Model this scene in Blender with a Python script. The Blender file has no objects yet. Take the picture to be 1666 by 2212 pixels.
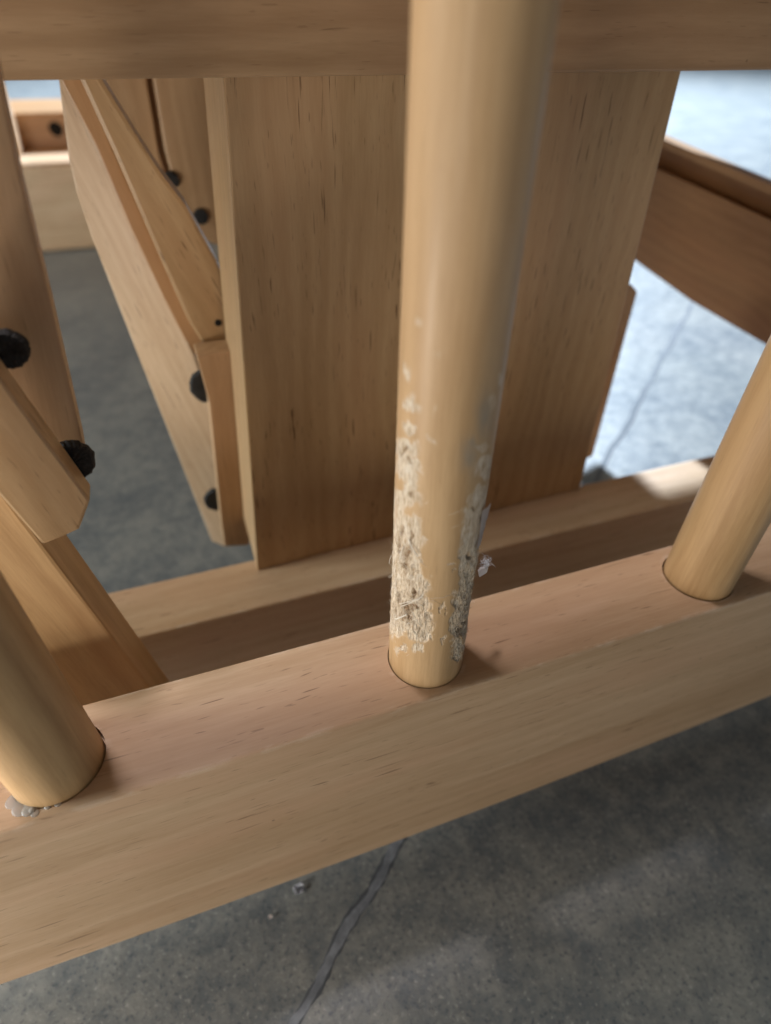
import bpy, bmesh, math, random
import numpy as np
from mathutils import Vector, Matrix

random.seed(7)
rng = np.random.default_rng(11)
SC = bpy.context.scene
COL = SC.collection

# ---------------------------------------------------------------- units and camera
# Everything below is written in units of U = 125 mm (about the phone's height above the
# lower rail), with the camera at the origin, X along the rails, Y away, Z up.
U = 0.125
FLOOR = -1.9                                   # floor height in units
CXP, CYP, FP = 833.0, 1106.0, 1266.0           # principal point and focal length (photo pixels)
_d = Vector((-21, 1494, 1266)).normalized()
_x = Vector((4597, -1009, 1266))
_x = (_x - _d * _x.dot(_d)).normalized()
_z = -_d
_y = _z.cross(_x)
CAM = Matrix((_x, _y, _z))                     # photo axes (right, down, forward) -> world axes
CAMN = np.array(CAM)


def W(p):
    return Vector((p[0] * U, p[1] * U, (p[2] - FLOOR) * U))


def ray(px, py):
    return CAM @ Vector((px - CXP, py - CYP, FP))


def onY(px, py, y):                            # measured point on the vertical plane Y = y
    r = ray(px, py)
    return r * (y / r.y)


def onX(px, py, x):
    r = ray(px, py)
    return r * (x / r.x)


def onZ(px, py, z):
    r = ray(px, py)
    return r * (z / r.z)


cam = bpy.data.cameras.new('camera')
co = bpy.data.objects.new('camera', cam)
COL.objects.link(co)
R4 = Matrix((CAM.col[0], -CAM.col[1], -CAM.col[2])).transposed().to_4x4()
R4.translation = W((0, 0, 0))
co.matrix_world = R4
cam.sensor_fit = 'VERTICAL'
cam.sensor_height = 36.0
cam.lens = FP / 2212.0 * 36.0
cam.clip_start = 0.005
cam.clip_end = 200
cam.dof.use_dof = True
cam.dof.focus_distance = 1.10 * U
cam.dof.aperture_fstop = 9.0
SC.camera = co

# ---------------------------------------------------------------- light
wd = bpy.data.worlds.new('World')
SC.world = wd
wd.use_nodes = True
bg = wd.node_tree.nodes['Background']
bg.inputs[0].default_value = (0.70, 0.86, 1.0, 1)
bg.inputs[1].default_value = 0.07


def area(name, loc, target, sx, sy, power, col):
    l = bpy.data.lights.new(name, 'AREA')
    l.shape = 'RECTANGLE'
    l.size, l.size_y = sx * U, sy * U
    l.energy = power
    l.color = col
    o = bpy.data.objects.new(name, l)
    COL.objects.link(o)
    o.location = W(loc)
    o.rotation_euler = (W(target) - W(loc)).to_track_quat('-Z', 'Y').to_euler()
    return o


area('ceiling_lamp', (-1.5, 3.4, 13.0), (0.3, 0.6, -1.0), 1.2, 1.2, 14.0, (1.0, 0.945, 0.99))
area('near_fill', (-2.2, 0.12, -1.15), (-0.6, 0.45, -1.7), 0.5, 0.5, 0.60, (1.0, 0.96, 0.90))  # added fill, low at the left, lifts the floor and rail there
area('front_fill', (-4.5, -4.5, -0.9), (0.3, 0.6, -1.2), 1.6, 1.6, 1.8, (1.0, 0.93, 0.80))  # added fill near floor level, lights the rail face and hardly the floor
area('side_fill', (-9.0, 2.2, 2.45), (0.5, 1.2, -1.0), 3.6, 3.0, 15.0, (0.88, 0.97, 0.98))  # added fill from the left for the floor and links under the seat
area('doorway_floodlight', (13.0, 27.0, 18.0), (2.5, 5.0, -1.5), 0.8, 0.8, 735.0, (0.67, 0.82, 1.0))

SC.view_settings.view_transform = 'Standard'
SC.view_settings.look = 'None'
SC.view_settings.exposure = 0.08
SC.view_settings.gamma = 1.0


# ---------------------------------------------------------------- materials
class NT:
    def __init__(self, name):
        self.m = bpy.data.materials.new(name)
        self.m.use_nodes = True
        self.t = self.m.node_tree
        self.n = self.t.nodes
        self.b = self.n['Principled BSDF']

    def new(self, kind, **kw):
        n = self.n.new(kind)
        for k, v in kw.items():
            setattr(n, k, v)
        return n

    def link(self, a, b):
        self.t.links.new(a, b)

    def val(self, sock, v):
        if hasattr(v, 'is_output') or isinstance(v, bpy.types.NodeSocket):
            self.link(v, sock)
        else:
            sock.default_value = v

    def math(self, op, a, b=0.0, clamp=False):
        n = self.new('ShaderNodeMath', operation=op, use_clamp=clamp)
        self.val(n.inputs[0], a)
        self.val(n.inputs[1], b)
        return n.outputs[0]

    def mix(self, fac, a, b, mode='MIX'):
        n = self.new('ShaderNodeMix', data_type='RGBA', blend_type=mode)
        self.val(n.inputs[0], fac)
        self.val(n.inputs[6], a)
        self.val(n.inputs[7], b)
        return n.outputs[2]

    def mapping(self, vec, scale, loc=(0, 0, 0)):
        n = self.new('ShaderNodeMapping')
        self.link(vec, n.inputs['Vector'])
        n.inputs['Scale'].default_value = scale
        n.inputs['Location'].default_value = loc
        return n.outputs[0]

    def noise(self, vec, scale=1.0, detail=2.0, rough=0.5, dist=0.0):
        n = self.new('ShaderNodeTexNoise')
        self.link(vec, n.inputs['Vector'])
        n.inputs['Scale'].default_value = scale
        n.inputs['Detail'].default_value = detail
        n.inputs['Roughness'].default_value = rough
        n.inputs['Distortion'].default_value = dist
        return n.outputs[0]

    def ramp(self, fac, stops):
        n = self.new('ShaderNodeMapRange')
        self.link(fac, n.inputs[0])
        n.inputs[1].default_value, n.inputs[2].default_value = stops
        n.interpolation_type = 'SMOOTHSTEP'
        return n.outputs[0]

    def bump(self, h, dist, strength=1.0):
        n = self.new('ShaderNodeBump')
        n.inputs['Strength'].default_value = strength
        n.inputs['Distance'].default_value = dist
        self.link(h, n.inputs['Height'])
        self.link(n.outputs[0], self.b.inputs['Normal'])
        return n


def rgba(c):
    return (c[0], c[1], c[2], 1.0)


def wood(name, light, dark, rough=0.40, dash=1.0, damage=False, grain=1.0, coat=0.0, dens=0.0, worn=False, ring=0.10, stripe=0.55):
    """Clear-finished pale hardwood; the grain runs along the object's local X."""
    k = NT(name)
    tc = k.new('ShaderNodeTexCoord')
    oi = k.new('ShaderNodeObjectInfo')
    off = k.new('ShaderNodeVectorMath', operation='MULTIPLY_ADD')
    comb = k.new('ShaderNodeCombineXYZ')
    for i in range(3):
        k.link(oi.outputs['Random'], comb.inputs[i])
    k.link(comb.outputs[0], off.inputs[0])
    off.inputs[1].default_value = (3.1, 1.7, 2.3)
    k.link(tc.outputs['Object'], off.inputs[2])
    v = off.outputs[0]
    # long soft bands, medium streaks, fine fibre
    wob = k.noise(k.mapping(v, (14, 40, 40)), 1.0, 2.0)
    wv = k.new('ShaderNodeVectorMath', operation='MULTIPLY_ADD')
    cmb2 = k.new('ShaderNodeCombineXYZ')
    k.link(wob, cmb2.inputs[1])
    k.link(wob, cmb2.inputs[2])
    k.link(cmb2.outputs[0], wv.inputs[0])
    wv.inputs[1].default_value = (0, 0.006, 0.006)
    k.link(v, wv.inputs[2])
    w = wv.outputs[0]
    broad = k.noise(k.mapping(w, (8, 110, 110)), 1.0, 3.0, 0.55)
    mid = k.noise(k.mapping(w, (20, 520, 520)), 1.0, 3.0, 0.6)
    fine = k.noise(k.mapping(v, (130, 1900, 1900)), 1.0, 3.0, 0.65)
    patch = k.noise(k.mapping(v, (18, 30, 30)), 1.0, 2.0)
    f = k.math('ADD', k.math('MULTIPLY', broad, stripe), (0.55 - stripe) * 0.5)
    f = k.math('ADD', f, k.math('MULTIPLY', mid, 0.40 * grain))
    f = k.math('ADD', f, k.math('MULTIPLY', k.math('SUBTRACT', fine, 0.25), 0.34))
    f = k.math('ADD', f, k.math('MULTIPLY', patch, 0.30))
    wv2 = k.new('ShaderNodeTexWave', wave_type='RINGS', rings_direction='X', wave_profile='SIN')
    mp = k.new('ShaderNodeMapping')
    k.link(w, mp.inputs['Vector'])
    mp.inputs['Location'].default_value = (0.0, 0.031, 0.022)
    mp.inputs['Rotation'].default_value = (0.0, 0.075, 0.06)
    k.link(mp.outputs[0], wv2.inputs['Vector'])
    wv2.inputs['Scale'].default_value = 70.0
    wv2.inputs['Distortion'].default_value = 2.2
    wv2.inputs['Detail'].default_value = 2.0
    wv2.inputs['Detail Scale'].default_value = 0.6
    f = k.math('ADD', f, k.math('MULTIPLY', k.math('SUBTRACT', wv2.outputs[1], 0.5), ring))
    f = k.ramp(f, (0.42, 0.98))
    col = k.mix(f, rgba(dark), rgba(light))
    # pinkish patches as in maple / birch
    pk = k.ramp(k.noise(k.mapping(w, (10, 45, 45), (3, 1, 2)), 1.0, 1.0), (0.45, 0.75))
    col = k.mix(k.math('MULTIPLY', pk, 0.35), col, (light[0] * 1.0, light[1] * 0.86, light[2] * 0.84, 1))
    # short brown mineral dashes lying along the grain
    d1 = k.noise(k.mapping(w, (95, 1250, 1250), (5, 2, 8)), 1.0, 1.0, 0.4)
    d2 = k.noise(k.mapping(w, (26, 90, 90), (1, 7, 3)), 1.0, 1.0)
    dd = k.math('MULTIPLY', k.ramp(d1, (0.70 - dens, 0.78 - dens)), k.ramp(d2, (0.46 - dens, 0.62 - dens)))
    e1 = k.noise(k.mapping(w, (190, 1700, 1700), (9, 4, 1)), 1.0, 1.0, 0.4)
    ee = k.math('MULTIPLY', k.ramp(e1, (0.69, 0.78)), 0.55)
    g1 = k.noise(k.mapping(w, (42, 900, 900), (4, 6, 2)), 1.0, 2.0, 0.5)
    g2 = k.noise(k.mapping(w, (12, 50, 50), (8, 3, 5)), 1.0, 1.0)
    dd = k.math('MAXIMUM', dd, k.math('MULTIPLY', k.ramp(g1, (0.66, 0.76)), k.ramp(g2, (0.45, 0.60))))
    dd = k.math('MAXIMUM', dd, ee)
    col = k.mix(k.math('MULTIPLY', dd, 0.72 * dash), col, (dark[0] * 0.34, dark[1] * 0.27, dark[2] * 0.20, 1))
    vo = k.new('ShaderNodeTexVoronoi')
    k.link(v, vo.inputs['Vector'])
    vo.inputs['Scale'].default_value = 75.0
    dot = k.ramp(vo.outputs['Distance'], (0.035, 0.02))
    pick = k.new('ShaderNodeSeparateColor')
    k.link(vo.outputs['Color'], pick.inputs[0])
    dot = k.math('MULTIPLY', dot, k.ramp(pick.outputs[0], (0.62, 0.66)))
    col = k.mix(k.math('MULTIPLY', dot, 0.6 * min(dash, 1.0)), col, (0.10, 0.055, 0.03, 1))
    if worn:
        bv = k.new('ShaderNodeBevel', samples=4)
        bv.inputs['Radius'].default_value = 0.0022
        ge = k.new('ShaderNodeNewGeometry')
        dt = k.new('ShaderNodeVectorMath', operation='DOT_PRODUCT')
        k.link(bv.outputs[0], dt.inputs[0])
        k.link(ge.outputs['True Normal'], dt.inputs[1])
        ed = k.ramp(dt.outputs['Value'], (0.992, 0.90))
        nn = k.ramp(k.noise(k.mapping(v, (130, 420, 420)), 1.0, 3.0, 0.6), (0.46, 0.62))
        col = k.mix(k.math('MULTIPLY', k.math('MULTIPLY', ed, nn), 0.5), col, (0.78, 0.66, 0.52, 1))
    h = k.math('ADD', k.math('MULTIPLY', fine, 0.5), k.math('MULTIPLY', mid, 0.5))
    rr = k.math('ADD', k.math('MULTIPLY', k.noise(k.mapping(v, (60, 160, 160)), 1.0, 3.0), 0.16), rough - 0.08)
    if damage:
        at = k.new('ShaderNodeAttribute', attribute_name='raw')
        ap = k.new('ShaderNodeAttribute', attribute_name='pit')
        ag = k.new('ShaderNodeAttribute', attribute_name='stain')
        fib = k.noise(k.mapping(v, (420, 3600, 3600)), 1.0, 4.0, 0.65)
        blot = k.noise(k.mapping(v, (420, 700, 700)), 1.0, 3.0, 0.6)
        rawc = k.mix(k.ramp(fib, (0.30, 0.68)), (0.40, 0.26, 0.145, 1), (0.82, 0.70, 0.545, 1))
        rawc = k.mix(k.math('MULTIPLY', k.ramp(blot, (0.46, 0.70)), 0.6), rawc, (0.84, 0.76, 0.65, 1))
        rf = k.math('MULTIPLY', at.outputs['Fac'], 0.92)
        ah = k.new('ShaderNodeAttribute', attribute_name='halo')
        hz = k.math('MULTIPLY', ah.outputs['Fac'], k.ramp(k.noise(k.mapping(v, (260, 420, 420)), 1.0, 3.0, 0.6), (0.34, 0.62)))
        col = k.mix(k.math('MULTIPLY', hz, 0.55), col, (0.80, 0.70, 0.56, 1))
        col = k.mix(k.math('MULTIPLY', ag.outputs['Fac'], 0.55), col, (0.26, 0.25, 0.22, 1))
        col = k.mix(rf, col, rawc)
        col = k.mix(k.math('MULTIPLY', ap.outputs['Fac'], 0.85), col, (0.20, 0.105, 0.04, 1))
        rr = k.math('ADD', rr, k.math('MULTIPLY', at.outputs['Fac'], 0.40))
        h = k.math('ADD', h, k.math('MULTIPLY', k.math('MULTIPLY', fib, at.outputs['Fac']), 6.0))
    k.link(col, k.b.inputs['Base Color'])
    k.link(rr, k.b.inputs['Roughness'])
    k.b.inputs['Specular IOR Level'].default_value = 0.5
    k.b.inputs['Coat Weight'].default_value = coat
    k.b.inputs['Coat Roughness'].default_value = 0.22
    k.bump(h, 0.00005, 0.7)
    return k.m


M = {}
M['rail'] = wood('maple_rail_finish', (0.61, 0.425, 0.27), (0.45, 0.285, 0.157), 0.42, 1.1, dens=0.015, worn=True, grain=0.75, ring=0.07)
M['board'] = wood('maple_board_finish', (0.56, 0.375, 0.205), (0.41, 0.25, 0.118), 0.40, 1.25, grain=0.6, dens=0.035, ring=0.10, stripe=0.30)
M['toprail'] = wood('maple_seat_rail_shaded', (0.44, 0.285, 0.16), (0.31, 0.185, 0.093), 0.42, 0.7, grain=0.6, ring=0.20)  # base darkened: the rail's shadow is put into the colour
M['spindle'] = wood('maple_spindle_finish', (0.60, 0.385, 0.19), (0.42, 0.245, 0.105), 0.50, 0.25, grain=1.1, coat=0.04)
M['chewed'] = wood('chewed_spindle_finish', (0.60, 0.395, 0.21), (0.44, 0.265, 0.12), 0.50, 0.25, damage=True, grain=1.1, coat=0.04)
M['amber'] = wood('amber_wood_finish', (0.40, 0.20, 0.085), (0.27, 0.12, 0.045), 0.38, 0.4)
M['amber2'] = wood('honey_wood_finish', (0.50, 0.29, 0.14), (0.38, 0.20, 0.085), 0.40, 0.4)
M['arm'] = wood('maple_arm_finish', (0.55, 0.355, 0.20), (0.40, 0.24, 0.12), 0.45, 0.6, grain=0.8)


def plain(name, col, rough=0.6, **kw):
    k = NT(name)
    k.b.inputs['Base Color'].default_value = rgba(col)
    k.b.inputs['Roughness'].default_value = rough
    for a, b in kw.items():
        k.b.inputs[a].default_value = b
    return k


def rubber():
    k = NT('black_felt_washer')
    tc = k.new('ShaderNodeTexCoord')
    n = k.noise(k.mapping(tc.outputs['Object'], (1, 1, 1)), 1500.0, 3.0, 0.6)
    c = k.mix(k.ramp(n, (0.5, 0.8)), (0.006, 0.005, 0.005, 1), (0.045, 0.042, 0.038, 1))
    k.link(c, k.b.inputs['Base Color'])
    k.b.inputs['Roughness'].default_value = 0.6
    k.bump(n, 0.0004, 1.0)
    return k.m


M['washer'] = rubber()
M['hole'] = plain('dark_bolt_recess', (0.006, 0.005, 0.004), 0.9).m
kf = plain('bare_wood_fibre', (0.74, 0.63, 0.50), 0.8)
_ra = kf.new('ShaderNodeAttribute', attribute_name='tone')
kf.link(kf.mix(_ra.outputs['Fac'], (0.50, 0.37, 0.24, 1), (0.82, 0.75, 0.65, 1)), kf.b.inputs['Base Color'])
M['fibre'] = kf.m
M['scrap'] = plain('grey_paper_scrap', (0.60, 0.60, 0.64), 1.0).m
kl = plain('pale_lint', (0.78, 0.79, 0.83), 0.9)
M['lint'] = kl.m
M['flake'] = plain('pale_wood_flake', (0.78, 0.71, 0.68), 0.8).m
kg = plain('clear_dried_glue', (0.95, 0.90, 0.84), 0.28)
kg.b.inputs['Transmission Weight'].default_value = 0.70
kg.b.inputs['IOR'].default_value = 1.46
M['glue'] = kg.m


def concrete():
    k = NT('worn_concrete')
    tc = k.new('ShaderNodeTexCoord')
    v = tc.outputs['Object']
    big = k.noise(k.mapping(v, (1, 1, 1)), 14.0, 4.0, 0.6, 0.4)
    mid = k.noise(k.mapping(v, (1, 1, 1)), 95.0, 4.0, 0.62, 0.3)
    sp = k.noise(k.mapping(v, (1, 1, 1), (2, 5, 1)), 620.0, 3.0, 0.6)
    f = k.math('ADD', k.math('MULTIPLY', big, 0.5), k.math('MULTIPLY', mid, 0.5))
    fl = k.noise(k.mapping(v, (1, 1, 1), (4, 1, 7)), 230.0, 3.0, 0.6, 0.6)
    f = k.math('ADD', k.math('MULTIPLY', f, 0.75), k.math('MULTIPLY', fl, 0.25))
    c = k.mix(k.ramp(f, (0.36, 0.63)), (0.112, 0.124, 0.132, 1), (0.245, 0.241, 0.220, 1))
    c = k.mix(k.math('MULTIPLY', k.ramp(sp, (0.54, 0.68)), 0.70), c, (0.060, 0.070, 0.088, 1))
    c = k.mix(k.math('MULTIPLY', k.ramp(sp, (0.42, 0.28)), 0.55), c, (0.43, 0.42, 0.38, 1))
    k.link(c, k.b.inputs['Base Color'])
    r = k.math('ADD', k.math('MULTIPLY', mid, 0.25), 0.30)
    k.link(r, k.b.inputs['Roughness'])
    hh = k.math('ADD', mid, k.math('MULTIPLY', sp, 0.35))
    k.bump(hh, 0.0006, 0.5)
    return k.m


M['concrete'] = concrete()
kj = NT('joint_filler')
_t = kj.new('ShaderNodeTexCoord')
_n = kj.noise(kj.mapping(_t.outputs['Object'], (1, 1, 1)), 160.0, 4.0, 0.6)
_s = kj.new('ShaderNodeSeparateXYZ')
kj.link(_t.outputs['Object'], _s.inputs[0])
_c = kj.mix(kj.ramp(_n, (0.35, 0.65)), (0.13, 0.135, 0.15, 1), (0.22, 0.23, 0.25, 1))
_far_dark = kj.ramp(_s.outputs[0], (-0.48, -0.34))       # darker further along: contrast with the floor's sheen put into the colour
kj.link(kj.mix(_far_dark, _c, (0.10, 0.107, 0.115, 1)), kj.b.inputs['Base Color'])
kj.b.inputs['Roughness'].default_value = 0.75
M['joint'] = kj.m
M['crack'] = plain('joint_crack_dirt', (0.075, 0.080, 0.088), 0.9).m


# ---------------------------------------------------------------- object helpers
def tag(o, label=None, cat=None, group=None, kind=None):
    if label: o['label'] = label
    if cat: o['category'] = cat
    if group: o['group'] = group
    if kind: o['kind'] = kind
    return o


def frame(g):
    """rotation whose local X is the grain direction"""
    x = Vector(g).normalized()
    h = Vector((0, 0, 1)) if abs(x.z) < 0.9 else Vector((0, 1, 0))
    y = h.cross(x).normalized()
    z = x.cross(y)
    return Matrix((x, y, z)).transposed()


def place(name, bm, mat, parent=None, grain=(1, 0, 0), smooth=False, mats=None):
    """link a bmesh built in world metres as one object, its origin at its centre, local X along the grain"""
    c = Vector((0, 0, 0))
    for v in bm.verts:
        c += v.co
    c /= max(1, len(bm.verts))
    r = frame(grain)
    inv = r.transposed()
    for v in bm.verts:
        v.co = inv @ (v.co - c)
    bmesh.ops.recalc_face_normals(bm, faces=bm.faces)
    me = bpy.data.meshes.new(name)
    bm.to_mesh(me)
    bm.free()
    me.materials.append(mat)
    if smooth:
        for p in me.polygons:
            p.use_smooth = True
    o = bpy.data.objects.new(name, me)
    COL.objects.link(o)
    m = r.to_4x4()
    m.translation = c
    o.matrix_world = m
    if parent is not None:
        o.parent = parent
        o.matrix_parent_inverse = Matrix.Identity(4)
        # parents are unrotated empties or rotated parts: keep the world placement
        o.matrix_local = world(parent).inverted() @ m
    WORLD[o.name] = m
    return o


WORLD = {}


def world(o):
    return WORLD[o.name]


def prism(pts, ext, bevel=0.0008, segs=2):
    """solid with front outline pts (unit space) pushed along ext (unit space), in world metres"""
    bm = bmesh.new()
    fr = [bm.verts.new(W(p)) for p in pts]
    e = Vector(ext) * U
    bk = [bm.verts.new(v.co + e) for v in fr]
    bm.faces.new(fr)
    bm.faces.new(list(reversed(bk)))
    n = len(fr)
    for i in range(n):
        j = (i + 1) % n
        bm.faces.new((fr[j], fr[i], bk[i], bk[j]))
    bmesh.ops.recalc_face_normals(bm, faces=bm.faces)
    if bevel:
        bmesh.ops.bevel(bm, geom=list(bm.edges), offset=bevel, segments=segs, profile=0.6, affect='EDGES', clamp_overlap=True)
    return bm


def box(x0, x1, y0, y1, z0, z1, bevel=0.0008):
    return prism([(x0, y0, z0), (x1, y0, z0), (x1, y0, z1), (x0, y0, z1)], (0, y1 - y0, 0), bevel)


def onP(px, py, p0, n):                        # measured point on the plane through p0 with normal n
    r = ray(px, py)
    n = Vector(n)
    return r * (Vector(p0).dot(n) / r.dot(n))


def disc(c, r, depth, seed, n=72, rag=0.035):
    """rough disc (axis Y), centre c and radius in units"""
    rd = random.Random(seed)
    ph = [rd.uniform(0, 6.28) for _ in range(6)]
    bm = bmesh.new()
    rings = []
    prof = [(0.0, 0.0), (0.55, 0.0), (0.9, 0.03), (1.0, 0.30), (1.0, 0.7), (0.9, 0.97), (0.0, 1.0)]
    for (q, t) in prof:
        if q == 0.0:
            rings.append([bm.verts.new(W((c[0], c[1] + depth * t, c[2])))])
            continue
        ring = []
        for i in range(n):
            a = 2 * math.pi * i / n
            k = 1 + rag * (0.5 * math.sin(3 * a + ph[0]) + 0.4 * math.sin(7 * a + ph[1]) + 0.35 * math.sin(13 * a + ph[2])) + rd.uniform(-.9, .9) * rag
            ring.append(bm.verts.new(W((c[0] + r * q * k * math.cos(a), c[1] + depth * (t + rd.uniform(-.05, .05)), c[2] + r * q * k * math.sin(a)))))
        rings.append(ring)
    for a, b in zip(rings[:-1], rings[1:]):
        if len(a) == 1:
            for i in range(n):
                bm.faces.new((a[0], b[i], b[(i + 1) % n]))
        elif len(b) == 1:
            for i in range(n):
                bm.faces.new((a[i], b[0], a[(i + 1) % n]))
        else:
            for i in range(n):
                j = (i + 1) % n
                bm.faces.new((a[i], b[i], b[j], a[j]))
    return bm


def screen(poly, y):
    return [onY(a, b, y) for a, b in poly]


# ---------------------------------------------------------------- floor
def build_floor():
    bm = bmesh.new()
    s = 40.0
    vs = [bm.verts.new((x, y, 0.0)) for x, y in ((-s, -s), (s, -s), (s, s), (-s, s))]
    bm.faces.new(vs)
    o = place('floor', bm, M['concrete'])
    o.location.z = 0
    tag(o, 'grey mottled concrete floor under the chair', kind='structure')
    # the filled joint that runs under the chair, a few millimetres wide with uneven edges
    p0, p1 = Vector((-1.2, -0.575)), Vector((16.0, 13.57))
    d = (p1 - p0).normalized()
    nrm = Vector((-d.y, d.x))
    L = (p1 - p0).length

    def ribbon(name, half, jit, z, mat, seed, label):
        bm = bmesh.new()
        rd = random.Random(seed)
        t, prev = 0.0, None
        a = b = 0.0
        while t < L:
            a = 0.6 * a + rd.uniform(-jit, jit)
            b = 0.6 * b + rd.uniform(-jit, jit)
            c = p0 + d * t + nrm * (0.006 * math.sin(t * 9) + 0.004 * math.sin(t * 23 + 1))
            e0, e1 = c + nrm * (half + a), c - nrm * (half + b)
            row = [bm.verts.new(W((*(e0 + nrm * 0.003), FLOOR + 0.0003))), bm.verts.new(W((*e0, z))),
                   bm.verts.new(W((*e1, z))), bm.verts.new(W((*(e1 - nrm * 0.003), FLOOR + 0.0003)))]
            if prev:
                for q in range(3):
                    bm.faces.new((prev[q], row[q], row[q + 1], prev[q + 1]))
            prev = row
            t += 0.014 if t < 3 else 0.1
        tag(place(name, bm, mat), label, kind='structure')

    ribbon('joint_edge', 0.0140, 0.0038, FLOOR + 0.0008, M['crack'], 5, 'dark broken edges of the filled floor joint')
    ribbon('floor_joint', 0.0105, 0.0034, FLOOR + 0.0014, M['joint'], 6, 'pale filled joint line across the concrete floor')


build_floor()

# ---------------------------------------------------------------- the chair
chair = bpy.data.objects.new('glider_chair', None)
COL.objects.link(chair)
chair.location = W((0.33, 0.66, FLOOR))
WORLD[chair.name] = Matrix.Translation(chair.location)
tag(chair, 'pale wooden glider rocking chair with a chewed spindle on the concrete floor', 'chair')

RY0, RY1 = 0.558, 0.762                       # lower side rail, front and back
SPY = 0.654                                   # spindle row
SPX = (-0.364, 0.3285, 1.022)
R0 = 0.0755


def apply_bool(bm, cyls):
    """cut round sockets (x, y, z_top, radius, depth in units) out of a bmesh"""
    me = bpy.data.meshes.new('tmp')
    bm.to_mesh(me)
    bm.free()
    o = bpy.data.objects.new('tmp', me)
    COL.objects.link(o)
    cutters = []
    for (x, y, z, r, dep) in cyls:
        b = bmesh.new()
        bmesh.ops.create_cone(b, cap_ends=True, segments=96, radius1=r * U, radius2=r * U, depth=dep * 2 * U)
        for v in b.verts:
            v.co += W((x, y, z))
        m2 = bpy.data.meshes.new('cut')
        b.to_mesh(m2)
        b.free()
        c = bpy.data.objects.new('cut', m2)
        COL.objects.link(c)
        cutters.append(c)
        md = o.modifiers.new('b', 'BOOLEAN')
        md.operation = 'DIFFERENCE'
        md.solver = 'EXACT'
        md.object = c
    dg = bpy.context.evaluated_depsgraph_get()
    res = bpy.data.meshes.new_from_object(o.evaluated_get(dg))
    for c in cutters:
        bpy.data.objects.remove(c)
    bpy.data.objects.remove(o)
    out = bmesh.new()
    out.from_mesh(res)
    return out


def build_side_rail():
    xs = np.linspace(-2.0, 3.2, 27)
    low = [(x, RY0, -1.639 + 0.0305 * min((x - 0.35) ** 2, 2.6)) for x in xs]
    pts = low + [(3.2, RY0, -1.0), (-2.0, RY0, -1.0)]
    bm = prism(pts, (0, RY1 - RY0, 0), 0.0)
    sharp = [e for e in bm.edges if abs((e.verts[0].co - e.verts[1].co).normalized().x) > 0.9]
    bmesh.ops.bevel(bm, geom=sharp, offset=0.0007, segments=2, profile=0.5, affect='EDGES')
    cyl = [(SPX[0] + 0.001, SPY + 0.001, -1.0, R0 + 0.0026, 0.03),
           (SPX[1] - 0.001, SPY, -1.0, R0 + 0.0014, 0.03),
           (SPX[2] - 0.002, SPY, -1.0, R0 + 0.0026, 0.03)]
    bm = apply_bool(bm, cyl)
    o = place('side_rail', bm, M['rail'], chair, (1, 0, 0))
    return o


build_side_rail()


def vnoise(u, v, seed):
    g = np.random.default_rng(seed).random((128, 128))
    iu, iv = np.floor(u).astype(int), np.floor(v).astype(int)
    fu, fv = u - iu, v - iv
    fu = fu * fu * (3 - 2 * fu)
    fv = fv * fv * (3 - 2 * fv)
    a = g[iu % 128, iv % 128]; b = g[(iu + 1) % 128, iv % 128]
    c = g[iu % 128, (iv + 1) % 128]; d = g[(iu + 1) % 128, (iv + 1) % 128]
    return (a * (1 - fu) + b * fu) * (1 - fv) + (c * (1 - fu) + d * fu) * fv


def fbm(u, v, seed, octs=4):
    s, amp, tot = 0, 1.0, 0
    for i in range(octs):
        s = s + amp * vnoise(u * 2 ** i + 17.3 * i, v * 2 ** i + 5.1 * i, seed + i)
        tot += amp
        amp *= 0.55
    return s / tot


def spindle_r(z):
    # slim at the foot, a slight swelling, a slimmer neck upwards
    return R0 - 0.0075 * np.clip((z + 1.0) / 1.1, 0, 1)


def spindle_mesh(xc, nth=72, zlo=-1.07, zhi=1.32, nz=40):
    th = np.linspace(0, 2 * np.pi, nth, endpoint=False)
    zs = np.linspace(zlo, zhi, nz)
    return th, zs


def lathe(name, xc, th, zs, rad, mat, attrs=None):
    """surface of revolution in unit space with per-vertex radius array rad[z, th]; local X of the object = up"""
    nz, nth = rad.shape
    T, Z = np.meshgrid(th, zs)
    # local frame: x = up, y = world Y... built directly in the rotated frame
    r = frame((0, 0, 1))
    X = xc + rad * np.sin(T)
    Y = SPY - rad * np.cos(T)
    c = W((xc, SPY, -0.9))
    P = np.stack([X * U - c.x, Y * U - c.y, (Z - FLOOR) * U - c.z], -1).reshape(-1, 3)
    P = P @ np.array(r)                       # inverse rotation
    i = np.arange(nz - 1)[:, None] * nth
    j = np.arange(nth)[None, :]
    j2 = (j + 1) % nth
    F = np.stack([i + j, i + j2, i + nth + j2, i + nth + j], -1).reshape(-1, 4)
    me = bpy.data.meshes.new(name)
    me.vertices.add(len(P))
    me.vertices.foreach_set('co', P.ravel())
    me.loops.add(F.size)
    me.loops.foreach_set('vertex_index', F.ravel().astype(np.int32))
    me.polygons.add(len(F))
    me.polygons.foreach_set('loop_start', np.arange(0, F.size, 4, dtype=np.int32))
    me.update(calc_edges=True)
    me.polygons.foreach_set('use_smooth', np.ones(len(F), dtype=bool))
    if attrs:
        for nme, arr in attrs.items():
            a = me.attributes.new(nme, 'FLOAT', 'POINT')
            a.data.foreach_set('value', arr.ravel().astype(np.float32))
    me.materials.append(mat)
    me.validate()
    o = bpy.data.objects.new(name, me)
    COL.objects.link(o)
    m = r.to_4x4()
    m.translation = c
    WORLD[o.name] = m
    o.parent = chair
    o.matrix_local = world(chair).inverted() @ m
    return o


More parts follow.
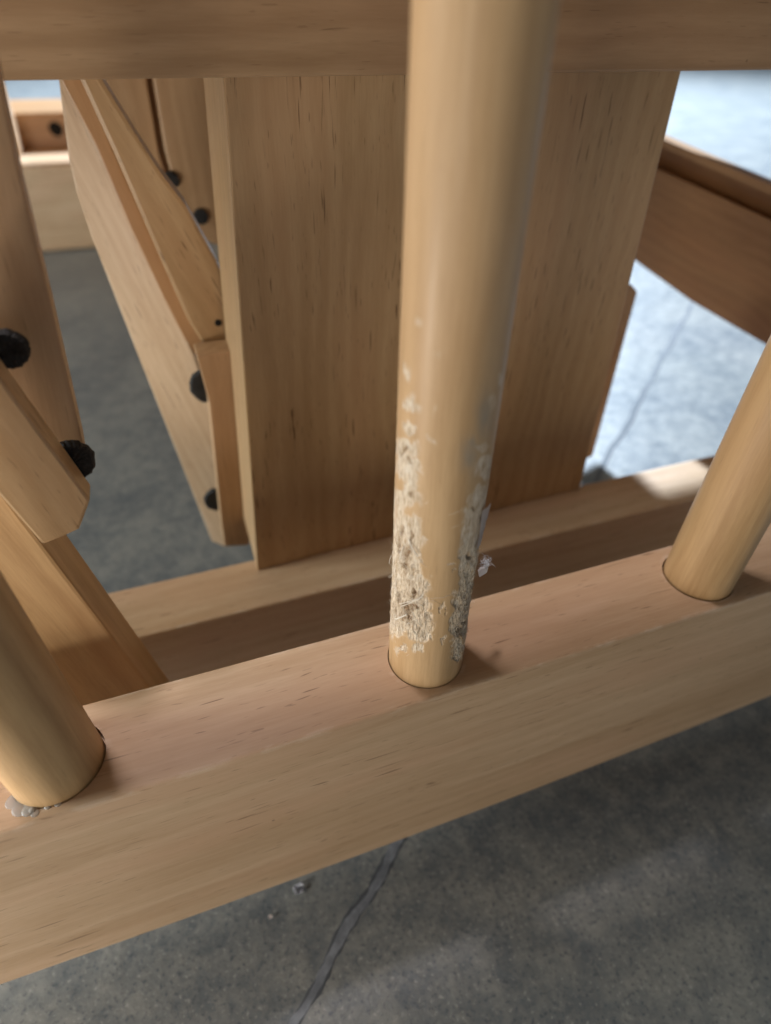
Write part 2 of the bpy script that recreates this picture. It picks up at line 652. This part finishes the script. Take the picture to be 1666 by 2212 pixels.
def plain_spindle(xc):
    th = np.linspace(0, 2 * np.pi, 96, endpoint=False)
    zs = np.linspace(-1.07, 1.32, 60)
    T, Z = np.meshgrid(th, zs)
    return lathe('spindle', xc, th, zs, spindle_r(Z), M['spindle'])


sp_left = plain_spindle(SPX[0])


# --- the chewed spindle: where bare wood shows, measured on the photograph (x, y, half width, half height, strength)
CHEW = [
    # left band, from the small nicks down to the torn foot
    (906, 690, 9, 5, .55), (947, 761, 11, 4, .55), (879, 808, 6, 14, .8), (884, 872, 11, 10, .9), (897, 886, 8, 6, .8), (936, 888, 6, 5, .7),
    (884, 925, 14, 12, .95), (928, 955, 8, 6, .6), (876, 975, 24, 22, 1.0), (880, 1010, 24, 20, 1.0), (890, 1042, 14, 14, .9),
    (880, 1075, 26, 20, 1.0), (860, 1100, 12, 20, .7), (878, 1140, 30, 24, 1.0), (872, 1180, 34, 30, 1.05), (870, 1225, 34, 28, 1.0),
    (912, 1166, 7, 4, .7), (905, 1212, 10, 8, .8), (880, 1265, 42, 26, 1.0), (878, 1305, 42, 28, 1.05), (885, 1340, 42, 22, 1.0),
    (905, 1362, 26, 20, .95), (860, 1362, 18, 14, .75), (905, 1398, 10, 10, .85), (870, 1402, 12, 6, .7), (914, 1408, 6, 4, .7),
    # right band along the far edge
    (1081, 820, 7, 8, .7), (1066, 872, 8, 12, .55), (1048, 965, 8, 7, .6), (1056, 1010, 14, 22, .8), (1046, 1080, 20, 26, 1.0),
    (1040, 1115, 22, 22, 1.05), (1052, 1130, 10, 20, 1.0), (1026, 1150, 16, 30, .95), (1016, 1200, 12, 30, .95), (1022, 1160, 14, 26, .9),
    (1012, 1250, 11, 30, .9), (1018, 1240, 8, 40, .9), (1008, 1300, 14, 26, .95), (1000, 1340, 13, 24, .95), (996, 1362, 12, 14, .95),
    (992, 1395, 9, 12, .8), (988, 1415, 7, 8, .7),
    # small chips in the middle
    (974, 1226, 9, 4, .8), (956, 1316, 8, 6, .75), (958, 1378, 6, 5, .75), (930, 1330, 4, 4, .5), (985, 1290, 5, 8, .6),
    (920, 1083, 5, 3, .4), (1000, 1240, 4, 8, .5),
]
PITS = [(872, 974, 8, 5), (882, 1000, 7, 6), (885, 1075, 8, 6), (880, 1200, 8, 16), (873, 1222, 8, 8), (888, 1165, 3, 22), (868, 1150, 3, 16),
        (876, 1320, 14, 14), (895, 1312, 9, 8), (880, 1340, 10, 8), (858, 1290, 3, 16), (850, 1320, 3, 14), (1043, 1127, 6, 9), (1050, 1105, 3, 16),
        (1016, 1200, 5, 5), (1022, 1100, 5, 5), (996, 1362, 6, 12), (1004, 1350, 4, 6), (862, 1180, 3, 20), (896, 1290, 3, 16), (1038, 985, 4, 8)]
STAIN = [(1014, 985, 18, 34), (1024, 960, 14, 14), (1050, 900, 16, 40)]


def chew_fields(T, Z):
    """bare-wood, pit and stain strength on the spindle surface (T from the -Y side, Z in units)"""
    xc = SPX[1]
    th_cam = math.atan2(-xc, SPY)             # azimuth of the camera as seen from the spindle, from -Y
    phi = (T - th_cam + np.pi) % (2 * np.pi) - np.pi
    lim = math.radians(82)
    pc = np.clip(phi, -lim, lim)
    over = np.abs(phi) - lim
    r = R0 - 0.003
    X = xc + r * np.sin(pc + th_cam)
    Y = SPY - r * np.cos(pc + th_cam)
    c = np.stack([X, Y, Z], -1) @ CAMN
    px = CXP + FP * c[..., 0] / c[..., 2]
    py = CYP + FP * c[..., 1] / c[..., 2]
    s = phi * R0 * 125                        # millimetres round
    z = Z * 125
    wx = px + 18 * (fbm(s / 1.6 + 40, z / 2.2 + 200, 3) - .5)
    wy = py + 34 * (fbm(s / 1.6 + 90, z / 2.6 + 300, 8) - .5)
    fade = np.clip(1 - over / 0.25, 0, 1)
    raw = np.zeros_like(px)
    for (a, b, rx, ry, k) in CHEW:
        if a > 984 and b > 930:
            a, rx = a - 3, rx * 1.45
        q = ((wx - a) / (rx * 1.15)) ** 2 + ((wy - b) / (ry * 1.15)) ** 2
        raw = np.maximum(raw, k * np.clip(1.55 - q, 0, 1))
    tooth = fbm(s / 0.55 + 60, z / 1.5 + 400, 21, 4)
    halo = np.clip(raw * 1.15 - 0.02, 0, 1) * fade
    raw = np.clip((raw - 0.25 - 0.80 * (tooth - .42)) * 1.9, 0, 1) * fade
    pit = np.zeros_like(px)
    for (a, b, rx, ry) in PITS:
        q = ((wx - a) / (rx * 1.0)) ** 2 + ((wy - b) / (ry * 1.0)) ** 2
        pit = np.maximum(pit, np.exp(-q * 1.1))
    st = np.zeros_like(px)
    for (a, b, rx, ry) in STAIN:
        q = ((wx - a) / rx) ** 2 + ((wy - b) / ry) ** 2
        st = np.maximum(st, np.exp(-q))
    return raw, pit * fade * raw, st * fade, s, z, phi, halo


def build_chewed():
    xc = SPX[1]
    th_cam = math.atan2(-xc, SPY)
    a = np.linspace(-1.9, 1.9, 380)
    b = np.linspace(1.9, 2 * np.pi - 1.9, 36)[1:-1]
    th = np.concatenate([a, b]) + th_cam
    zs = np.concatenate([np.linspace(-1.07, -0.99, 10), np.linspace(-0.985, -0.40, 720), np.linspace(-0.39, 0.0, 60), np.linspace(0.06, 1.32, 30)])
    T, Z = np.meshgrid(th, zs)
    raw, pit, st, s, z, phi, halo = chew_fields(T, Z)
    gate = np.clip((Z + 0.99) / 0.01, 0, 1)
    raw, pit, st, halo = raw * gate, pit * gate, st * gate, halo * gate
    # fibres torn along the grain
    ridg = 1 - np.abs(2 * fbm(s / 0.42 + 30, z / 3.2 + 100, 31, 4) - 1)
    ridg2 = 1 - np.abs(2 * fbm((s + 0.25 * z) / 0.30 + 30, z / 1.6 + 160, 51, 3) - 1)
    lump = fbm(s / 1.6 + 10, z / 2.4 + 50, 41, 3)
    heavy = np.clip((-0.60 - Z) / 0.10, 0, 1)          # the bite is deepest near the foot
    dep = raw * (0.05 + (0.10 + 0.75 * heavy) * np.clip(lump - 0.30, 0, 1)
                 + (0.07 + 0.34 * heavy) * (ridg - 0.55) + 0.14 * heavy * (ridg2 - .6)) + pit * (0.22 + 0.85 * heavy) + st * 0.10 * (fbm(s / 2., z / 2., 71) - .2)
    side = np.clip(phi, 0, 2)                            # the far right edge is gnawed hollow
    notch = np.exp(-((Z + 0.80) / 0.05) ** 2) * np.clip((phi - 0.9) / 0.4, 0, 1) * np.clip((2.2 - phi) / .3, 0, 1)
    dep = dep + 0.55 * notch * raw
    hump = np.exp(-((Z + 0.70) / 0.022) ** 2) * np.clip((phi - 1.0) / 0.3, 0, 1) * np.clip((2.2 - phi) / .3, 0, 1)
    dep = dep - 0.45 * hump * raw
    rad = spindle_r(Z) - dep / 125.0
    o = lathe('spindle', xc, th, zs, rad, M['chewed'], {'raw': raw, 'pit': pit, 'stain': st, 'halo': halo})
    o['label'] = 'chewed spindle with torn pale fibres above its foot'
    return o, (T, Z, rad, raw, phi)


chewed, CH = build_chewed()
sp_right = plain_spindle(SPX[2])


def tube(bm, path, r0, r1, n=3, lay=None, tone=0.5):
    """thin tapering tube along world points"""
    prev = None
    m = len(path)
    for i, p in enumerate(path):
        d = (path[min(i + 1, m - 1)] - path[max(i - 1, 0)])
        if d.length < 1e-9:
            d = Vector((0, 0, 1))
        d.normalize()
        h = Vector((0, 0, 1)) if abs(d.z) < .9 else Vector((1, 0, 0))
        e1 = d.cross(h).normalized()
        e2 = d.cross(e1)
        r = r0 + (r1 - r0) * i / (m - 1)
        ring = []
        for k in range(n):
            a = 2 * math.pi * k / n
            v = bm.verts.new(p + e1 * (r * math.cos(a)) + e2 * (r * math.sin(a)))
            if lay is not None:
                v[lay] = tone
            ring.append(v)
        if prev:
            for k in range(n):
                bm.faces.new((prev[k], prev[(k + 1) % n], ring[(k + 1) % n], ring[k]))
        else:
            bm.faces.new(list(reversed(ring)))
        prev = ring
    bm.faces.new(prev)


def surf(phi, z, lift=0.0):
    """world point on the chewed spindle, phi from the camera side, z in units, lift in millimetres"""
    th = phi + math.atan2(-SPX[1], SPY)
    r = float(spindle_r(np.array(z))) + lift / 125
    return W((SPX[1] + r * math.sin(th), SPY - r * math.cos(th), z))


def build_fibres():
    T, Z, rad, raw, phi = CH
    wgt = raw * (np.clip((-0.62 - Z) / 0.12, 0.01, 1)) * (np.abs(phi) < 1.85)
    wgt[Z < -0.985] = 0
    flat = wgt.ravel()
    cdf = np.cumsum(flat)
    idx = np.searchsorted(cdf, rng.random(850) * cdf[-1])
    bm = bmesh.new()
    lay = bm.verts.layers.float.new('tone')
    rd = random.Random(3)
    pf, zf, rf = phi.ravel(), Z.ravel(), rad.ravel()
    for i in idx:
        p, zz = float(pf[i]), float(zf[i])
        base = float((rf[i] - spindle_r(np.array(zz))) * 125)
        L = rd.uniform(0.7, 2.6) if rd.random() < .85 else rd.uniform(2.5, 5.0)
        tilt = rd.gauss(0.25, 0.40)
        up = rd.choice((-1, 1, 1))
        lift = abs(rd.gauss(0, 0.22))
        if rd.random() < .10:
            lift = rd.uniform(.5, 1.1)
            L = min(L, 2.0)
        curl = rd.gauss(0, .5)
        path = []
        for k in range(5):
            t = k / 4
            ang = tilt + curl * t
            dz = up * L * t * math.cos(ang) / 125
            ds = L * t * math.sin(ang)
            path.append(surf(p + ds / (R0 * 125), zz + dz, base + 0.02 + lift * t * t * 1.4 + .05 * math.sin(t * 3)))
        w = rd.uniform(0.025, 0.075) * 1e-3
        tube(bm, path, w, w * 0.35, 3, lay, rd.random())
    o = place('torn_fibres', bm, M['fibre'], chewed, (0, 0, 1))
    o['kind'] = 'stuff'
    return o


build_fibres()


def cam_surf(px, py, lift=0.0):
    """(phi, z) of the chewed spindle's surface seen at a photo point"""
    r = ray(px, py)
    R = R0 - 0.003
    a = r.x ** 2 + r.y ** 2
    b = -2 * (r.x * SPX[1] + r.y * SPY)
    c = SPX[1] ** 2 + SPY ** 2 - R * R
    dsc = max(b * b - 4 * a * c, 0.0)
    t = (-b - math.sqrt(dsc)) / (2 * a)
    P = r * t
    th = math.atan2(P.x - SPX[1], -(P.y - SPY))
    return th - math.atan2(-SPX[1], SPY), P.z


def splinter(p0, p1, w, l0, l1, tone, flat=0.45):
    """one loose sliver lying between two photo points, ends lifted l0 and l1 millimetres"""
    a0, z0 = cam_surf(*p0)
    a1, z1 = cam_surf(*p1)
    bm = bmesh.new()
    lay = bm.verts.layers.float.new('tone')
    path = []
    for k in range(7):
        t = k / 6
        path.append(surf(a0 + (a1 - a0) * t, z0 + (z1 - z0) * t, l0 + (l1 - l0) * t + 0.12 * math.sin(t * math.pi)))
    tube(bm, path, w * 1e-3, w * 0.7e-3, 5, lay, tone)
    d = path[-1] - path[0]
    o = place('splinter', bm, M['fibre'], chewed, d)
    return o


splinter((884, 1165), (907, 1196), 0.17, 0.05, 0.75, 0.85)
splinter((861, 1334), (881, 1325), 0.20, 0.5, 0.15, 0.9)
splinter((870, 1308), (914, 1284), 0.10, 0.1, 0.55, 0.8)
splinter((866, 1302), (905, 1288), 0.08, 0.2, 0.6, 0.9)
splinter((872, 1180), (866, 1212), 0.14, 0.0, 0.3, 0.7)
splinter((893, 1320), (908, 1345), 0.10, 0.1, 0.4, 0.8)
splinter((846, 1200), (842, 1218), 0.07, 0.1, 0.6, 0.9)
splinter((905, 1295), (918, 1275), 0.08, 0.1, 0.6, 0.9)

# stray hair-thin strands across the varnish
bmh = bmesh.new()
layh = bmh.verts.layers.float.new('tone')
for pts in ([(930, 1291), (958, 1288), (985, 1277), (1003, 1262)], [(922, 1296), (938, 1295), (950, 1303), (954, 1308)],
            [(970, 1112), (990, 1104), (1001, 1096)], [(976, 1140), (992, 1133)], [(880, 1415), (886, 1410)]):
    ps = []
    for i, q in enumerate(pts):
        a, z = cam_surf(*q)
        ps.append(surf(a, z, 0.05 + 0.15 * (i % 2)))
    tube(bmh, ps, 0.03e-3, 0.025e-3, 3, layh, 0.9)
o = place('stray_strands', bmh, M['fibre'], chewed, (0, 0, 1))
o['kind'] = 'stuff'


def torn_flap():
    """the loose shaving that stands off the right edge of the chewed spindle"""
    a, z = cam_surf(1050, 1128)
    bm = bmesh.new()
    rows = []
    rd = random.Random(9)
    for k in range(9):
        t = k / 8
        zz = z - 0.040 + 0.082 * t
        row = []
        for s in range(3):
            q = s / 2
            row.append(bm.verts.new(surf(1.15 + 0.33 * q, zz + rd.uniform(-.002, .002), 0.1 + q * (0.15 + 0.75 * t) + rd.uniform(-.07, .07))))
        rows.append(row)
    for r0, r1 in zip(rows[:-1], rows[1:]):
        for s in range(2):
            bm.faces.new((r0[s], r0[s + 1], r1[s + 1], r1[s]))
    bmesh.ops.solidify(bm, geom=list(bm.faces), thickness=0.00016)
    return place('shaving', bm, M['flake'], chewed, (0, 0, 1))


torn_flap()


def glue():
    c = onZ(62, 1752, -1.0)
    bm = bmesh.new()
    rd = random.Random(4)
    for (px, py, r, h) in ((48, 1743, .016, .0016), (63, 1748, .012, .0028), (70, 1750, .006, .0045), (30, 1731, .013, .0014), (104, 1741, .006, .002), (126, 1735, .006, .0016), (76, 1756, .007, .0012)):
        q = onZ(px, py, -1.0)
        m = Matrix.Translation(W((q.x, q.y, -1.0))) @ Matrix.Diagonal((r * U, r * U, h * U, 1))
        g = bmesh.ops.create_icosphere(bm, subdivisions=3, radius=1.0, matrix=m)
        for v in g['verts']:
            v.co += Vector((rd.uniform(-1, 1), rd.uniform(-1, 1), rd.uniform(-.4, .4))) * 0.00003
    o = place('glue_bead', bm, M['glue'], sp_left, smooth=True)
    return o


glue()

# ---- armrest and seat, unseen above the frame, edges shaped to block lamps: the spindles and the seat rail carry them
place('armrest', box(-2.6, 3.4, 0.20, 1.03, 1.31, 1.50, 0.004), M['arm'], chair, (1, 0, 0))
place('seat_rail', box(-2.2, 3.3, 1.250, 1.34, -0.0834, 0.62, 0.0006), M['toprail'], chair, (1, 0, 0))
seat = [(-2.0, 1.345, 0.12), (2.95, 1.345, 0.12), (2.95, 3.22, 0.12), (2.42, 3.23, 0.12), (2.42, 8.6, 0.12), (-2.0, 8.6, 0.12)]  # wider front corner keeps the floodlight off the floor in front
place('seat_panel', prism(seat, (0, 0, 0.18), 0.002), M['arm'], chair, (1, 0, 0))

# ---- base rail behind the spindles
place('base_rail', box(-0.42, 2.6, 1.20, 1.405, -1.885, -1.345, 0.0012), M['rail'], chair, (1, 0, 0))


# ---- wide tapered upright
def upright():
    a, b = (0.0607, 1.350, -1.343), (1.274, 1.385, -1.343)
    tl, tr = onY(482, 163, 1.352), onY(1473, 150, 1.385)
    up = 0.35 / (tl.z - a[2])
    p = [Vector(a), Vector(b), tr + (tr - Vector(b)) * up, tl + (tl - Vector(a)) * up]
    p[2].z = p[3].z
    return place('upright_board', prism(p, (0, 0.36, 0), 0.0006), M['board'], chair, (0.03, 0, 1))


def upright_fixed():
    return upright()


upright_fixed()
strip = screen([(1340, 600), (1368, 618), (1378, 630), (1281, 986), (1262, 994), (1240, 990)], 1.80)
place('brace_strip', prism(strip, (0, 0.16, 0), 0.0008), M['amber2'], chair, (0.2, 0, 1))

# ---- left link arm with its black washers (near the frame's left edge)
A = screen([(-200, 60), (-24, 60), (1, 177), (39, 361), (110, 651), (178, 950), (190, 1020), (20, 1020)], 0.95)
place('side_link', prism(A, (0, 0.035, 0), 0.0004), M['arm'], chair, A[5] - A[2])
Bp = screen([(0 - 170, 1257 - 300), (92 - 200, 1177 - 264), (309 + 120, 1464 + 159), (118 + 120, 1464 + 211)], 0.93)
place('leaning_strut', prism(Bp, (0, 0.115, 0), 0.0008), M['spindle'], chair, Bp[2] - Bp[1])
Lk = screen([(-150, 590), (0, 815), (195, 1081), (172, 1143), (141, 1158), (92, 1177), (0, 1072), (-190, 850)], 0.86)
lk = place('link_end', prism(Lk, (0, 0.045, 0), 0.0006), M['board'], chair, Lk[2] - Lk[1])


def washer(px, py, y, rpx, dep, parent, seed, name='washer', mat='washer'):
    c = onY(px, py, y)
    r = (onY(px + rpx, py, y) - c).length * 0.97
    return place(name, disc(c, r, dep, seed), M[mat], parent, (1, 0, 0))


washer(14, 760, 0.906, 51, 0.022, lk, 1)
washer(153, 1002, 0.906, 55, 0.022, lk, 2)

# ---- inner link (pale), with the short block bolted in front of it
CN = Vector((-0.50, -0.86, 0.0))
C0 = onY(425, 900, 1.80)
Cp = [onP(a, b, C0, CN) for a, b in [(122, 150), (138, 150), (146, 186), (206, 312), (285, 490), (419, 768), (470, 900), (510, 1100), (500, 1182), (484, 1181.5), (457, 1170), (297, 768), (195, 510), (163, 415), (147, 345), (138, 280), (128, 200)]]
cl = place('inner_link', prism(Cp, -CN * 0.10, 0.0028, 2), M['rail'], chair, Cp[5] - Cp[3])
C2 = screen([(424, 768), (505, 757), (516, 830), (531, 1000), (541, 1160), (538, 1178), (486, 1181), (479, 1133), (453, 874)], 1.62)
blk = place('link_block', prism(C2, (0, 0.085, 0), 0.0006), M['arm'], chair, C2[6] - C2[0])
washer(450, 836, 1.708, 41, 0.022, blk, 3)
washer(471, 1082, 1.708, 30, 0.022, blk, 4)

Dp = screen([(150, 120), (200, 120), (223, 174), (297, 294), (353, 380), (403, 444), (470, 565), (500, 640), (512, 715), (494, 738), (461, 745), (438, 742), (408, 696),
             (340, 545), (246, 330), (170, 165)], 1.72)
Sp = screen([(110, 120), (138, 184), (206, 312), (285, 497), (353, 641), (419, 771), (440, 742), (408, 690), (335, 530), (242, 320), (175, 160), (160, 120)], 1.79)
place('link_shade_strip', prism(Sp, (0, 0.05, 0), 0.0004), M['amber2'], chair, Sp[4] - Sp[1])  # added strip of darker wood for the shaded band beside the cross link
dl = place('cross_link', prism(Dp, (0, 0.12, 0), 0.0012), M['board'], chair, Dp[7] - Dp[2])
hb = onY(472, 698, 1.717)
place('bolt_hole', disc(hb, 0.010, 0.006, 8, 20), M['hole'], dl)

# ---- boards behind the links
E1 = screen([(150, 100), (309, 100), (318, 180), (343, 330), (400, 520), (350, 560), (190, 300)], 2.55)
place('inner_panel', prism(E1, (0, 0.12, 0), 0.0008), M['arm'], chair, (0, 0, 1))
E2 = screen([(326, 100), (560, 100), (560, 560), (452, 523), (400, 480), (358, 330), (333, 180)], 2.45)
e2 = place('inner_panel', prism(E2, (0, 0.14, 0), 0.0008), M['arm'], chair, (0, 0, 1))
E3 = screen([(270, 100), (380, 100), (420, 500), (380, 500)], 2.72)  # backing board added so the gap between the panels stays dark
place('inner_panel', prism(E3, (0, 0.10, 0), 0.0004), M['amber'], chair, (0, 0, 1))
for (px, py, sd) in ((371, 390, 5), (435, 470, 6)):
    c = onY(px, py, 2.43)
    place('bolt', disc(c, 0.027, 0.03, sd, 24), M['washer'], e2)

# ---- the far side of the chair: two rails and the uprights between them
FY = 7.10
UYB = onZ(90, 322, -1.135).y                  # back edge of the lower far rail's top
UZ = onY(70, 243, UYB).z
UYE = onZ(70, 214, UZ).y
place('far_rail', box(-2.6, 1.2, FY, UYB - 0.003, FLOOR + 0.01, -1.135, 0.004), M['rail'], chair, (1, 0, 0))
place('far_panel', box(-2.6, 1.2, UYB, UYE, -1.6, UZ, 0.004), M['amber2'], chair, (1, 0, 0))
xl = onY(30, 290, UYB - 0.4).x
place('far_post', box(xl - 0.35, xl, UYB - 0.45, UYB - 0.003, -1.132, UZ + 0.3, 0.004), M['rail'], chair, (0, 0, 1))
fb = onY(121, 279, UYB - 0.01)
place('bolt', disc(fb, 0.07, 0.03, 15, 20), M['hole'], chair)

# ---- brown cross rail at the right
BX = 2.4
bp = [onX(1300, 310, BX), onX(1433, 370, BX), onX(1800, 536, BX), onX(1800, 830, BX), onX(1636, 734, BX), onX(1492, 650, BX), onX(1381, 570, BX), onX(1240, 460, BX)]
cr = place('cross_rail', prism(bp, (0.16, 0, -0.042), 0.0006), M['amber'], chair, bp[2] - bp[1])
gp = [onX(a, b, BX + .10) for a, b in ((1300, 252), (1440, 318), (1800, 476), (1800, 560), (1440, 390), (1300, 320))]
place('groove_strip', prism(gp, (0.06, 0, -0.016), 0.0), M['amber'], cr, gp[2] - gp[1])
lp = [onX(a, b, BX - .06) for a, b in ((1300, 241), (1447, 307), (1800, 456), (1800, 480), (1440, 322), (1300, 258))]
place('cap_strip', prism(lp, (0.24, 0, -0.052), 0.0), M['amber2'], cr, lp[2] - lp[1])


# ---------------------------------------------------------------- loose bits
def fluff():
    rd = random.Random(12)
    c = onY(1051, 1216, 0.66)
    e = bpy.data.objects.new('lint_tuft', None)
    COL.objects.link(e)
    e.location = W(c)
    WORLD[e.name] = Matrix.Translation(e.location)
    tag(e, 'tiny curly white lint tuft with a pale flake caught beside the chewed spindle', 'lint')
    bm = bmesh.new()
    c = W(c)
    mm = 1e-3
    for i in range(70):
        core = i < 46
        s = Vector((rd.gauss(-.2, .5), rd.gauss(0, .4), rd.gauss(.1, .5))) * mm
        p = c + s
        d = Vector((rd.gauss(.3, 1), rd.gauss(0, .8), rd.gauss(0, 1))).normalized()
        ax = Vector((rd.gauss(0, 1), rd.gauss(0, 1), rd.gauss(0, 1))).normalized()
        n = 9
        path = []
        bend = rd.uniform(.25, .6) if core else rd.uniform(.35, .75)
        st = (0.16 if core else 0.30) * mm
        for k in range(n):
            path.append(p.copy())
            d = Matrix.Rotation(bend, 3, ax) @ d
            p = p + d * st
        w = rd.uniform(.025, .045) * mm if not core else rd.uniform(.04, .085) * mm
        tube(bm, path, w, w * .6, 3)
    o = place('fibre_curls', bm, M['lint'], e)
    o['kind'] = 'stuff'
    # the little flake below it, touching the spindle
    f = [onY(1036, 1247, .64), onY(1034, 1236, .645), onY(1040, 1229, .65), onY(1055, 1227, .655), onY(1052, 1237, .65)]
    place('wood_flake', prism(f, (0.0, 0.004, 0.001), 0.0), M['flake'], e)


fluff()


def scrap(name, px, py, size, seed, label, cat, mat):
    rd = random.Random(seed)
    q = onZ(px, py, FLOOR)
    bm = bmesh.new()
    n = 11
    g = []
    for i in range(n):
        row = []
        for j in range(n):
            u, v = (i / (n - 1) - .5) * 2, (j / (n - 1) - .5) * 2
            k = 1 - .28 * (u * u + v * v) / 2
            h = .55 + .5 * math.sin(2.3 * u + seed) * math.cos(2.9 * v + 1) + rd.uniform(-.22, .22)
            row.append(bm.verts.new(W((q.x + size * 1.2 * u * k + rd.uniform(-.1, .1) * size, q.y + size * v * k + rd.uniform(-.1, .1) * size, FLOOR + 0.004 + size * .8 * max(h, 0)))))
        g.append(row)
    for i in range(n - 1):
        for j in range(n - 1):
            bm.faces.new((g[i][j], g[i + 1][j], g[i + 1][j + 1], g[i][j + 1]))
    bmesh.ops.solidify(bm, geom=list(bm.faces), thickness=0.00012)
    o = place(name, bm, M[mat], None, smooth=False)
    tag(o, label, cat)


scrap('lint_scrap', 646, 1922, 0.015, 3, 'pale crumpled lint scrap on the dark floor just under the lower rail', 'lint', 'scrap')
scrap('wood_crumb', 585, 1982, 0.006, 5, 'tiny pale wood crumb on the floor left of the lint scrap', 'crumb', 'flake')
